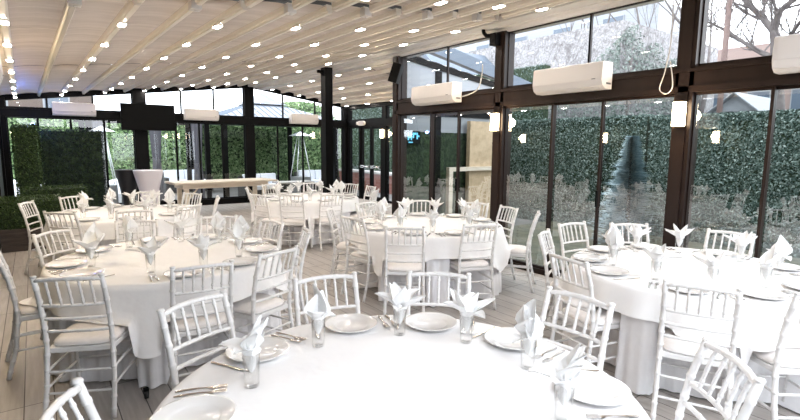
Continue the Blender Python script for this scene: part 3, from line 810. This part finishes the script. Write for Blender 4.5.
# air conditioners (indoor split units)
def ac(x, y_, z, rz, lab, wd_=1.0, dp=1.0):
    e = empty('air_conditioner', (x, y_, z), rz); e.scale.y = dp; tag(e, lab, 'air conditioner', 'white wall air conditioners')
    h = wd_/2
    prof = [(0,.30),(-.185,.30),(-.205,.285),(-.215,.10),(-.19,.035),(-.13,0),(0,0)]   # (depth y, z)
    MB().prism(prof, 'x', -h, h).build('body', M['acwhite'], e, bevel=.006)
    f = MB(); f.add([(-h*.94,-.2195,.10),(h*.94,-.2195,.10),(h*.94,-.2095,.283),(-h*.94,-.2095,.283)], [(0,1,2,3)]); f.add([(-h*.94,-.2195,.10),(h*.94,-.2195,.10),(h*.94,-.2095,.283),(-h*.94,-.2095,.283)], [(3,2,1,0)], M=Matrix.Translation((0,.004,0)))
    f.build('front_panel', M['acwhite'], e)
    MB().prism([(-.192,.030),(-.188,.036),(-.130,.004),(-.134,-.003)], 'x', -h*.9, h*.9).build('air_flap', M['acdark'] if False else M['acwhite'], e)
    MB().box(h*.74, h*.84, -.2215, -.216, .105, .113).build('logo_badge', M['acdark'], e)
    MB().box(h,h+.002,-.12,-.03,.05,.07).build('side_clip', M['acdark'], e)
ac(XR-.09, 6.10, 2.385, R(-90), 'white air conditioner on the glass wall nearest the speaker')
ac(XR-.09, 3.62, 2.375, R(-90), 'white air conditioner over the middle glass bay, right of the bracket post', .95)
ac(XR-.09, 1.08, 2.37, R(-90), 'white air conditioner cut by the right picture edge', .98)
ac(.86, YB-.10, 2.35, 0, 'white air conditioner over the dark hedge screen', .86)
ac(3.75, YB-.10, 2.35, 0, 'white air conditioner on the back beam right of the television', .88)
ac(6.79, YB-.10, 2.35, 0, 'white air conditioner on the back beam near the free post', .90)
bl = bpy.data.lights.new('blue_uplight', 'POINT'); bl.energy = 7; bl.color = (.12,.25,1); bl.shadow_soft_size = .05
e = empty('blue_uplight', (.05, 13.0, 2.11)); tag(e, 'small blue lamp on top of the tall green hedge column', 'lamp')
MB().tube([(0,0,-.05),(0,.0,.0)], .03, 10).build('lamp_body', M['black'], e)
bo = bpy.data.objects.new('blue_uplight_bulb', bl); col.objects.link(bo); bo.parent = e; bo.location = (0,0,.06)
# left one
def find(x_, y_): pass
ac(-.36, 4.62, 2.12, R(90), 'white air conditioner on the left wall, cut by the left picture edge', .8)
lac = [o for o in bpy.data.objects if o.get('label', '').startswith('white air conditioner on the left wall')][0]
MB().box(-.25,.25,.0,.17,.05,.25).build('wall_bracket', M['black'], lac)

# sconces
def sconce(x, y_, z, lab, parent=None):
    e = empty('wall_sconce', (x, y_, z)); tag(e, lab, 'wall lamp', 'glowing wall sconces')
    MB().box(-.012,0,-.035,.035,-.11,.11).build('back_plate', M['gold'], e)
    MB().box(-.075,-.018,-.055,.055,-.12,.12).build('lamp_shade', M['sconce'], e, bevel=.004)
    for zz in (-.13,.12): MB().box(-.082,-.0,-.045,.045,zz,zz+.01).build('cage_plate', M['gold'], e)
    lt = bpy.data.lights.new('sconce_light', 'POINT'); lt.energy = 9; lt.color = (1,.75,.45); lt.shadow_soft_size = .06
    lo = bpy.data.objects.new('sconce_light', lt); col.objects.link(lo); lo.parent = e; lo.location = (-.14,0,0)
    return e
sconce(XR-.087, 2.37, 2.06, 'glowing wall sconce on the brown post near the right-hand table')
sconce(XR-.087, 4.87, 2.06, 'glowing wall sconce on the brown post behind the centre table')
sconce(XD-.06, 12.1, 2.06, 'glowing wall sconce beside the double door')
def lsconce(yy, lb):  # guessed sconces, added out of view to warm the left floor
    e = sconce(XL+.035, yy, 1.95, lb); e.rotation_euler.z = math.pi
lsconce(4.3, 'added unseen wall sconce on the left wall beside the left middle table')
lsconce(6.8, 'added unseen wall sconce on the left wall between the two left tables')
lsconce(9.3, 'added unseen wall sconce on the left wall before the planter')

# speaker
e = empty('loudspeaker', (XR-.26, 7.26, 3.02)); tag(e, 'black loudspeaker hung high on the corner post of the glass wall', 'speaker')
Mx = Matrix.Rotation(R(35),4,'Z') @ Matrix.Rotation(R(18),4,'X')
mb = MB(); mb.box(-.085,.085,-.19,-.03,-.17,.17, Mx); mb.build('cabinet', M['tv'], e, bevel=.01)
mb = MB(); mb.box(-.075,.075,-.196,-.19,-.16,.16, Mx); mb.build('grille', M['rubber'], e)
MB().tube([(0,-.02,0),(.06,.0,-.02),(.125,.03,-.02)], .016, 8).build('bracket', M['black'], e)
# gutter bracket on the second post
e = empty('gutter_bracket', (XR-.12, 4.92, 3.2)); tag(e, 'black curved bracket under the white gutter at the second post', 'bracket')
MB().box(-.06,.05,-.06,.06,-.08,.09).build('bracket_body', M['black'], e, bevel=.01)
MB().tube([(-.03,.05,.06),(-.05,.13,.07),(-.06,.17,.12),(-.06,.18,.17)], .028, 8).build('pipe_elbow', M['black'], e)
# cables
def cable(pts, lab, r_=.006):
    P = [Vector(p) for p in pts]; out_ = []
    for i in range(len(P)-1):
        p0, p1, p2, p3 = P[max(i-1,0)], P[i], P[i+1], P[min(i+2,len(P)-1)]
        for k in range(6):
            t_ = k/6; out_.append(.5*((2*p1)+(-p0+p2)*t_+(2*p0-5*p1+4*p2-p3)*t_*t_+(-p0+3*p1-3*p2+p3)*t_**3))
    out_.append(P[-1]); tag(MB().tube(out_, r_, 6).build('cable', M['cable']), lab, 'cable')
x = XR-.10
cable([(x,2.53,3.28),(x,2.52,2.8),(x,2.56,2.5),(x,2.60,2.33),(x,2.52,2.28),(x,2.47,2.36),(x,2.51,2.6)], 'thin white cable hanging in a loop by the right sconce post')
cable([(x,5.62,2.47),(x,5.45,2.49),(x,5.25,2.56),(x,5.18,2.75),(x,5.17,2.9)], 'thin white cable lying on the beam beside the first air conditioner', .008)

# emergency light over the double door
e = empty('emergency_light', (XD-.07, 13.25, 2.40)); tag(e, 'white emergency light with two lamp heads over the double door', 'emergency light')
MB().box(-.06,0,-.15,.15,-.07,.07).build('casing', M['acwhite'], e, bevel=.01)
for s_ in (-1,1): MB().lathe([(0,-.05),(.04,-.045),(.05,.02),(.03,.05),(0,.05)], 14, (-.05, s_*.19, .0)).build('lamp_head', M['acwhite'], e)

# glowing panel behind the glass, imitates a screen's reflection in it
t = empty('reflected_screen', (5.78, YE-.02, 1.86)); tag(t, 'small blue glow imitating a screen reflected in the left glass panels', 'screen')
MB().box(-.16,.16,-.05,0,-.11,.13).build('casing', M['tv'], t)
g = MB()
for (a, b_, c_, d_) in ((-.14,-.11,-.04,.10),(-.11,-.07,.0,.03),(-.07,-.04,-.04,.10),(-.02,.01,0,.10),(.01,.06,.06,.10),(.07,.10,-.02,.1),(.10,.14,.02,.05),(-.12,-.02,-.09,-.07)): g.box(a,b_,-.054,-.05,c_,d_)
g.build('reflected_glow', M['screen'], t)
# tan panel with wooden rail outside the wing
e = empty('tan_panel', (7.55, YE-.16, 0)); tag(e, 'tan panel seen through the left glass panels', 'partition')
MB().box(-.42,.6,-.05,.05,0,2.22).build('panel', M['tan'], e)
MB().box(-1.05,.62,-.14,-.05,1.22,1.30).box(-1.05,-.95,-.14,-.05,0,1.22).build('wood_rail', M['farm'], e)

# ------------------------------------------------------------------ outside
struct(MB().box(-30,60,-30,60,-.30,-.13), 'ground', M['ground'])
struct(MB().box(XR+.6,10,-6,7.2,-.13,-.06), 'planting_bed', M['turf'])
def ivy_fence(x, y0, y1, z1, n, lab):
    hedge('ivy_fence', x, x+.3, y0, y1, -.13, z1, int(n*2.2), .026, 'leaf_ivy', lab, 'ivy fence', 'xZ', 'ivy fences outside the glass wall')
ivy_fence(10.0, -6.0, .9, 2.33, 9000, 'ivy covered fence outside, behind the rightmost glass panels')
ivy_fence(10.0, .96, 5.0, 2.33, 14000, 'ivy covered fence outside, behind the right sconce post')
ivy_fence(10.0, 5.06, 9.6, 2.36, 12000, 'ivy covered fence outside, behind the middle glass bay')
ivy_fence(12.6, 9.6, 22, 4.2, 16000, 'tall ivy covered fence outside beyond the double door')
for k, (xx, yy, lb) in enumerate(((10.6,2.6,'low winter shrub at the foot of the ivy fence'),)): pass

def cone_branch(mb, p, d, L_, r_, depth, rr, n=6, spread=.6, minr=.006):
    pts = [p]; rs = [r_]; q = p.copy(); dd = d.copy(); k = 4
    for i in range(k):
        dd = (dd + Vector((rr.uniform(-.18,.18), rr.uniform(-.18,.18), rr.uniform(-.05,.15)))).normalized()
        q = q + dd*L_/k; pts.append(q.copy()); rs.append(r_*(1-.4*(i+1)/k))
    mb.tube(pts, rs, n if r_ > .03 else 4, cap=False)
    if depth > 0:
        for j in range(3 if depth > 1 else 3):
            i = rr.choice((2,3,4)) if j else 4
            nd_ = (dd + Vector((rr.uniform(-1,1), rr.uniform(-1,1), rr.uniform(-.3,.8)))*spread*1.3).normalized()
            cone_branch(mb, pts[i], nd_, L_*rr.uniform(.66,.9), max(minr, rs[i]*.62), depth-1, rr, n, spread)
def tree(x, y_, h, r_, seed, lab, depth=5, first_=None, spread=.6):
    e = empty('bare_tree', (x, y_, -.13)); tag(e, lab, 'tree', 'bare winter trees')
    rr = random.Random(seed); mb = MB()
    cone_branch(mb, Vector((0,0,0)), Vector((0,0,1)), h, r_, depth, rr, 8, spread)
    mb.build('trunk_and_branches', M['bark'], e)
e = empty('bare_tree', (15.0, 4.3, -.13)); tag(e, 'big bare branching tree beyond the ivy fence, right of the sconce post', 'tree', 'bare winter trees')
mb = MB(); rr = random.Random(12); O = Vector((15.0, 4.3, -.13))
for pts, rs in [
 ([(15,4.3,-.13),(15,4.33,1.3),(15,4.29,2.31),(15,4.42,3.29),(15,4.53,4.27),(15,4.6,4.62)], (.18,.16,.15,.14,.12,.10)),
 ([(15,4.6,4.62),(15.1,4.92,5.03),(15.3,5.41,5.59),(15.6,5.91,6.14)], (.09,.07,.055,.04)),
 ([(15,4.6,4.62),(14.8,4.48,5.02),(14.5,4.13,5.17),(14.2,3.74,5.41)], (.09,.075,.06,.04)),
 ([(15,4.47,3.91),(15.2,4.96,4.22),(15.3,5.31,4.48),(15.5,5.92,4.97),(15.8,6.55,5.35)], (.08,.06,.05,.035,.02)),
 ([(15.3,5.41,5.59),(15.2,5.29,5.2),(15,5.48,4.78)], (.04,.028,.015)),
 ([(15.1,4.92,5.03),(15.4,4.98,5.39),(15.9,5.33,5.93)], (.04,.03,.02)),
 ([(15,4.52,4.2),(14.7,4.22,4.31),(14.3,3.9,4.6),(14,3.57,4.75)], (.06,.05,.04,.03))]:
    P_ = [Vector(q)-O for q in pts]; mb.tube(P_, rs, 7, cap=False)
    if pts[0][2] > 0:
        for i in range(1, len(P_)):
            for _ in range(3):
                d_ = ((P_[i]-P_[i-1]).normalized() + Vector((rr.uniform(-.8,.8), rr.uniform(-1,1), rr.uniform(-.6,1)))).normalized()
                cone_branch(mb, P_[i-1].lerp(P_[i], rr.random()), d_, rr.uniform(.5,1.0), rs[i]*.45, 3, rr, 5, .7, .005)
mb.build('trunk_and_branches', M['bark'], e)
tree(26.5, 17.5, 6.0, .15, 21, 'bare tree behind the vine covered building, left of the first bare tree', 6)
tree(13.5, .8, 3.2, .11, 11, 'bare branching tree outside behind the rightmost air conditioner', 6)
tree(27.5, 12.5, 6.2, .16, 5, 'bare tree rising behind the vine covered building', 6)
tree(20.0, 8.0, 4.6, .13, 8, 'bare tree rising by the corner of the vine covered building', 6)
e = empty('utility_pole', (14.0, 5.28, -.13)); tag(e, 'thin brown pole outside, left of the bare tree', 'pole')
MB().tube([(0,0,0),(0,0,8)], .07, 8).build('pole_shaft', mat('pole_wood', (.16,.11,.10), .7), e)

# vine covered building
def building(name, x0, x1, y0, y1, h, m, lab, wins=(), roof=None, cat='building', over=.35):
    e = empty(name, ((x0+x1)/2, (y0+y1)/2, -.13)); tag(e, lab, cat)
    a, b_ = (x1-x0)/2, (y1-y0)/2
    MB().box(-a, a, -b_, b_, 0, h).build('walls', m, e)
    for (yy, zz, w_, hh) in wins:
        f = MB().box(-a-.06,-a-.0, yy-w_/2-.06, yy+w_/2+.06, zz-.06, zz+hh+.06).build('window', M['housewhite'], e)
        MB().box(-a-.08,-a-.06, yy-w_/2, yy+w_/2, zz, zz+hh).build('pane', M['winglass'], f)
    if roof:
        rh, m2, ax = roof; o_ = over; th = over*.5
        if ax == 'x':   # ridge along x: gable faces the dining room
            pr = MB().prism([(-b_-o_,h-.05),(0,h+rh),(b_+o_,h-.05),(b_+o_,h-.05+th),(0,h+rh+th),(-b_-o_,h-.05+th)], 'x', -a-.3, a+.3)
            MB().prism([(-b_,h-.02),(b_,h-.02),(0,h+rh)], 'x', -a, a).build('gable', m, e)
        else:
            pr = MB().prism([(-a-o_,h),(0,h+rh),(a+o_,h),(a+o_,h+.15),(0,h+rh+.2),(-a-o_,h+.15)], 'y', -b_-.3, b_+.3)
        pr.build('roof', m2, e)
    return e
building('vine_covered_building', 17, 25, 9.7, 24, 6.3, M['vine'], 'pale building covered in bare vines beyond the ivy fence')
building('white_building', 32, 38, 16, 40, 11.0, M['housewhite'], 'tall white building with windows above the vine covered one', [(y_, z_, 1.4, 2) for y_ in (-9,-5,-1,3,7) for z_ in (5.5,8.5)])
building('gabled_house', 13.3, 16.9, 13.5, 19.2, 3.2, M['housewhite'], 'pale house with grey-blue gable roof behind the first air conditioner', [(-1.3,1.6,.7,1.1),(.9,1.6,.7,1.1)], (2.6, M['roofblue'], 'x'))
building('brick_building', 32, 40, 3.0, 13.4, 7.45, M['brick'], 'long red brick building seen past the bare trees', [(y_, 3.4, 1.0, 1.5) for y_ in (-4,-2,0,2,4)])
building('small_gabled_house', 20, 23, 6.35, 7.75, 3.15, M['housewhite'], 'small white gabled house in front of the brick building', [(0,2.3,.35,.5)], (.62, M['housewhite'], 'x'), over=.09)
e = building('tan_apartment_block', -9, 2.4, 27, 34, 5.6, mat('tan_brickwork', (.13,.10,.085), .8), 'tan apartment block beyond the garden, left of the television')
for k in range(5):
    f = MB().box(-5+2.2*k,-4+2.2*k,-3.56,-3.5,2.9,4.3).build('window', M['housewhite'], e); MB().box(-4.93+2.2*k,-4.07+2.2*k,-3.58,-3.56,2.97,4.23).build('pane', M['winglass'], f)
mb = MB(); rr = random.Random(4); 
for _ in range(7000):
    t_ = rr.random(); hx = rr.uniform(-.3, 5.5)
    p_ = Vector((hx, rr.uniform(-.3,.05), (1-t_**1.6)*(5.9-.25*hx+.3*math.sin(hx*4))))
    leaf1(mb, p_, Vector((0,-1,.2)), rr.uniform(.03,.075), rr)
for _ in range(3500):
    t_ = rr.random(); yy = rr.uniform(0,1)**1.6*3.2
    leaf1(mb, Vector((-.3+rr.uniform(-.15,.05), yy, (1-t_**1.4)*(5.6-yy*.7))), Vector((-1,0,.2)), rr.uniform(.03,.07), rr)
e = empty('climbing_ivy', (17.0, 9.6, -.13)); tag(e, 'pale green ivy mass on the corner of the vine covered building', 'ivy')
o = mb.build('foliage', M['leaf_pale'], e); o['kind'] = 'stuff'
MB().tube([(.3,-.1,0),(.25,-.1,2.5),(.3,-.1,5)], .06, 6).build('stem', M['bark'], e)

# blue spruce behind the middle bay
def conifer(x, y_, h, r_, n, lab, m='leaf_spruce', seed=2):
    e = empty('spruce_tree', (x, y_, -.13)); tag(e, lab, 'tree'); rr = random.Random(seed)
    MB().tube([(0,0,0),(0,0,h*.95)], [.05,.012], 6).build('trunk', M['bark'], e)
    mb = MB()
    for _ in range(n):
        t_ = rr.random()**.7; z = h*(.06+.94*t_); lay = 1.0-.45*((t_*11) % 1.0); rad = r_*(1.03-t_)*lay*rr.uniform(.2,1)**.6; rad *= .8+.25*math.sin(5*rr.uniform(0,6))
        a = rr.uniform(0,6.28); d = Vector((math.cos(a), math.sin(a), .1)); p_ = Vector((rad*math.cos(a), rad*math.sin(a), z-rad*.15))
        s_ = .10*rr.uniform(.6,1.4); w_ = d.cross(Vector((0,0,1))).normalized()
        mb.add([p_-w_*.02, p_+d*s_+w_*.006, p_+w_*.02+Vector((0,0,.01)), p_-d*s_*.3], [(0,1,2,3)])
    o = mb.build('foliage', M[m], e); o['kind'] = 'stuff'
conifer(8.9, 4.75, 2.05, .80, 9000, 'small blue spruce outside behind the middle glass bay')
conifer(8.9, 1.15, 1.7, .6, 6000, 'small blue spruce outside behind the rightmost glass panel', seed=6)

# back garden
hedge('garden_hedge', -4, 5.6, 23.2, 24.2, -.13, 2.62, 16000, .07, 'leaf_green', 'long green hedge closing the garden behind the television side', 'hedge', 'yZ')
hedge('garden_hedge', 5.6, 12.3, 21.3, 22.4, -.13, 2.9, 14000, .07, 'leaf_green', 'taller green hedge in the garden behind the free post', 'hedge', 'xyZ')
mb = MB(); rr = random.Random(9)
P = []
for i in range(21):
    row = []
    for j in range(13):
        u, v = i/20*2-1, j/12
        row.append((u*6.2, v*5-1, max(.0, (1-u*u)**.7)*(4.1+.35*math.sin(7*u))*math.sin(min(1,v*1.6)*math.pi/2)))
    P.append(row)
e = empty('ivy_bank', (12.2, 25.6, -.13)); tag(e, 'rounded green tree mass beyond the taller garden hedge', 'trees')
MB().grid(P).build('bank_core', M['core'], e)
for _ in range(14000):
    i, j = rr.randrange(20), rr.randrange(12); a, b_ = Vector(P[i][j]), Vector(P[i+1][j+1]); q = Vector((a.x+(b_.x-a.x)*rr.random(), a.y+(b_.y-a.y)*rr.random(), (a.z+(b_.z-a.z)*rr.random())))
    leaf1(mb, q+Vector((0,-.1,.05)), Vector((0,-1,.5)), rr.uniform(.06,.12), rr)
o = mb.build('foliage', M['leaf_green'], e); o['kind'] = 'stuff'
# gazebo
e = empty('garden_gazebo', (7.25, 18.8, -.13)); tag(e, 'garden gazebo with a pale seamed metal roof behind the back wall', 'gazebo')
H0, H1, G = 2.72, 3.55, 2.3
f = MB(); f.add([(-G,-G,H0),(G,-G,H0),(G,G,H0),(-G,G,H0),(0,0,H1),(-G,-G,H0-.1),(G,-G,H0-.1),(G,G,H0-.1),(-G,G,H0-.1)], [(0,1,4),(1,2,4),(2,3,4),(3,0,4),(5,6,1,0),(6,7,2,1),(7,8,3,2),(8,5,0,3),(5,8,7,6)])
f.build('roof', M['metalroof'], e)
s_m = MB()
for k in range(-9, 10):
    x = k*.24; t_ = abs(x)/G
    s_m.tube([(x,-G,H0+.01),(x,-G*t_,H1-(H1-H0)*t_+.01)], .018, 4, smooth=False); s_m.tube([(-G,x,H0+.01),(-G*t_,x,H1-(H1-H0)*t_+.01)], .018, 4, smooth=False)
s_m.build('roof_seams', M['roofblue'], e)
f = MB(); f.add([(-.75,-.75,H1-.2),(.75,-.75,H1-.2),(.75,.75,H1-.2),(-.75,.75,H1-.2),(0,0,H1+.28)], [(0,1,4),(1,2,4),(2,3,4),(3,0,4),(0,3,2,1)]); f.build('roof_cupola', M['metalroof'], e)
for sx in (-1,1):
    for sy in (-1,1): MB().box(sx*(G-.2)-.08, sx*(G-.2)+.08, sy*(G-.2)-.08, sy*(G-.2)+.08, 0, H0-.05).build('post', M['black'], e)
# pergola frame outside on the left
e = empty('garden_pergola', (2.9, 17.6, -.13)); tag(e, 'dark garden pergola with gathered drapes behind the farm table', 'pergola')
f = MB()
for sx in (-1,1):
    for sy in (-1,1): MB().box(sx*1.6-.07, sx*1.6+.07, sy*1.2-.07, sy*1.2+.07, 0, 2.6).build('post', M['black'], e)
f.box(-1.8,1.8,-1.3,-1.15,2.5,2.65).box(-1.8,1.8,1.15,1.3,2.5,2.65)
for k in range(7): f.box(-1.75+.57*k,-1.68+.57*k,-1.5,1.5,2.65,2.75)
f.build('roof_slats', M['black'], e)
for xx in (-1.35, 1.3, .1):
    P = [[(xx+(.10+.05*abs(z-1.3))*math.cos(a)*(1+.25*math.sin(6*a)), -1.22+(.07+.03*abs(z-1.3))*math.sin(a)*(1+.25*math.sin(6*a)), z) for a in [q*math.pi/12 for q in range(24)]] for z in (.1,.7,1.3,1.9,2.5)]
    MB().grid(P, wrap=True).build('drape', mat('grey_drape', (.10,.10,.12), .8), e)
def heater(x, y_, lab):
    e = empty('patio_heater', (x, y_, -.13)); tag(e, lab, 'patio heater', 'pyramid patio heaters')
    for sx in (-1,1):
        for sy in (-1,1): MB().tube([(sx*.26,sy*.26,0),(sx*.26,sy*.26,.75),(sx*.07,sy*.07,2.15)], .014, 5).build('leg', M['steelgrey'], e)
    MB().box(-.25,.25,-.25,.25,.02,.72).build('base_cabinet', M['steelgrey'], e)
    MB().tube([(0,0,.72),(0,0,2.1)], .05, 10).build('glass_tube', M['tumbler'], e)
    MB().add([(-.3,-.3,2.15),(.3,-.3,2.15),(.3,.3,2.15),(-.3,.3,2.15),(0,0,2.3)], [(0,1,4),(1,2,4),(2,3,4),(3,0,4),(0,3,2,1)]).build('cap', M['steelgrey'], e)
heater(7.55, 16.0, 'pyramid patio heater outside, left of the free post')
heater(1.5, 15.4, 'pyramid patio heater outside, between screen and television')
def sofa(x, y_, w_, rz, lab):
    e = empty('patio_sofa', (x, y_, -.13), rz); tag(e, lab, 'sofa', 'dark patio sofas')
    MB().box(-w_/2,w_/2,-.4,.4,.05,.36).box(-w_/2,w_/2,.28,.4,.36,.78).box(-w_/2,-w_/2+.12,-.4,.4,.36,.6).box(w_/2-.12,w_/2,-.4,.4,.36,.6).build('sofa_frame', M['rattan'], e)
    n = max(1, int(w_/.65))
    for k in range(n):
        a = -w_/2+.13+(w_-.26)*k/n; MB().box(a,a+(w_-.26)/n-.02,-.38,.26,.36,.50).build('seat_cushion', M['cushwhite'], e, bevel=.03)
        MB().box(a,a+(w_-.26)/n-.02,.12,.27,.50,.88, Matrix.Rotation(R(-6),4,'X')).build('back_cushion', M['cushwhite'], e, bevel=.03)
sofa(6.2, 16.0, 1.5, R(10), 'dark patio sofa with white cushions outside, right of the brown table')
sofa(8.9, 17.4, 1.6, R(-8), 'dark patio sofa with white cushions outside beside the heater')
sofa(4.6, 19.7, 1.7, R(4), 'dark patio sofa with white cushions behind the farm table')
t = empty('patio_table', (6.9, 15.2, -.13)); tag(t, 'low pale patio table outside before the white cushioned sofa', 'table')
MB().box(-.6,.6,-.35,.35,.58,.63).build('tabletop', M['stone_cap'], t)
for sx in (-1,1): MB().box(sx*.45-.04,sx*.45+.04,-.3,.3,0,.58).build('leg', M['black'], t)
# white covered low wall in the garden
P = [[(-1.2+6.2*i/24, 20.6+.25*math.cos(a)+.1*math.sin(i), max(0,.55*math.sin(a))*(1+.15*math.sin(i*.9))) for a in [q*math.pi/8 for q in range(9)]] for i in range(25)]
tag(MB().grid(P).build('snow_bank', mat('snow', (.85,.87,.92), .8), None, (0,0,-.13)), 'low white snow bank across the garden before the hedge', 'snow', kind='stuff')
# brick planter beyond the double door
e = empty('brick_planter', (11.0, 14.5, -.13)); tag(e, 'low red brick garden wall with stone coping beyond the double door', 'garden wall')
MB().box(-.2,.2,-6,4.5,0,.72).build('brickwork', M['brick'], e)
MB().box(-.27,.27,-6.05,4.55,.72,.80).build('coping', M['stone_cap'], e)
# caster under the left table
e = empty('caster_wheel', (.50, 3.53, .03))
tag(e, 'small black caster wheel on the floor under the left middle table', 'wheel')
MB().tube([(-.012,0,0),(.012,0,0)], .028, 14).build('wheel', M['rubber'], e)
MB().box(-.016,.016,-.012,.02,.0,.04).build('wheel_fork', M['black'], e)
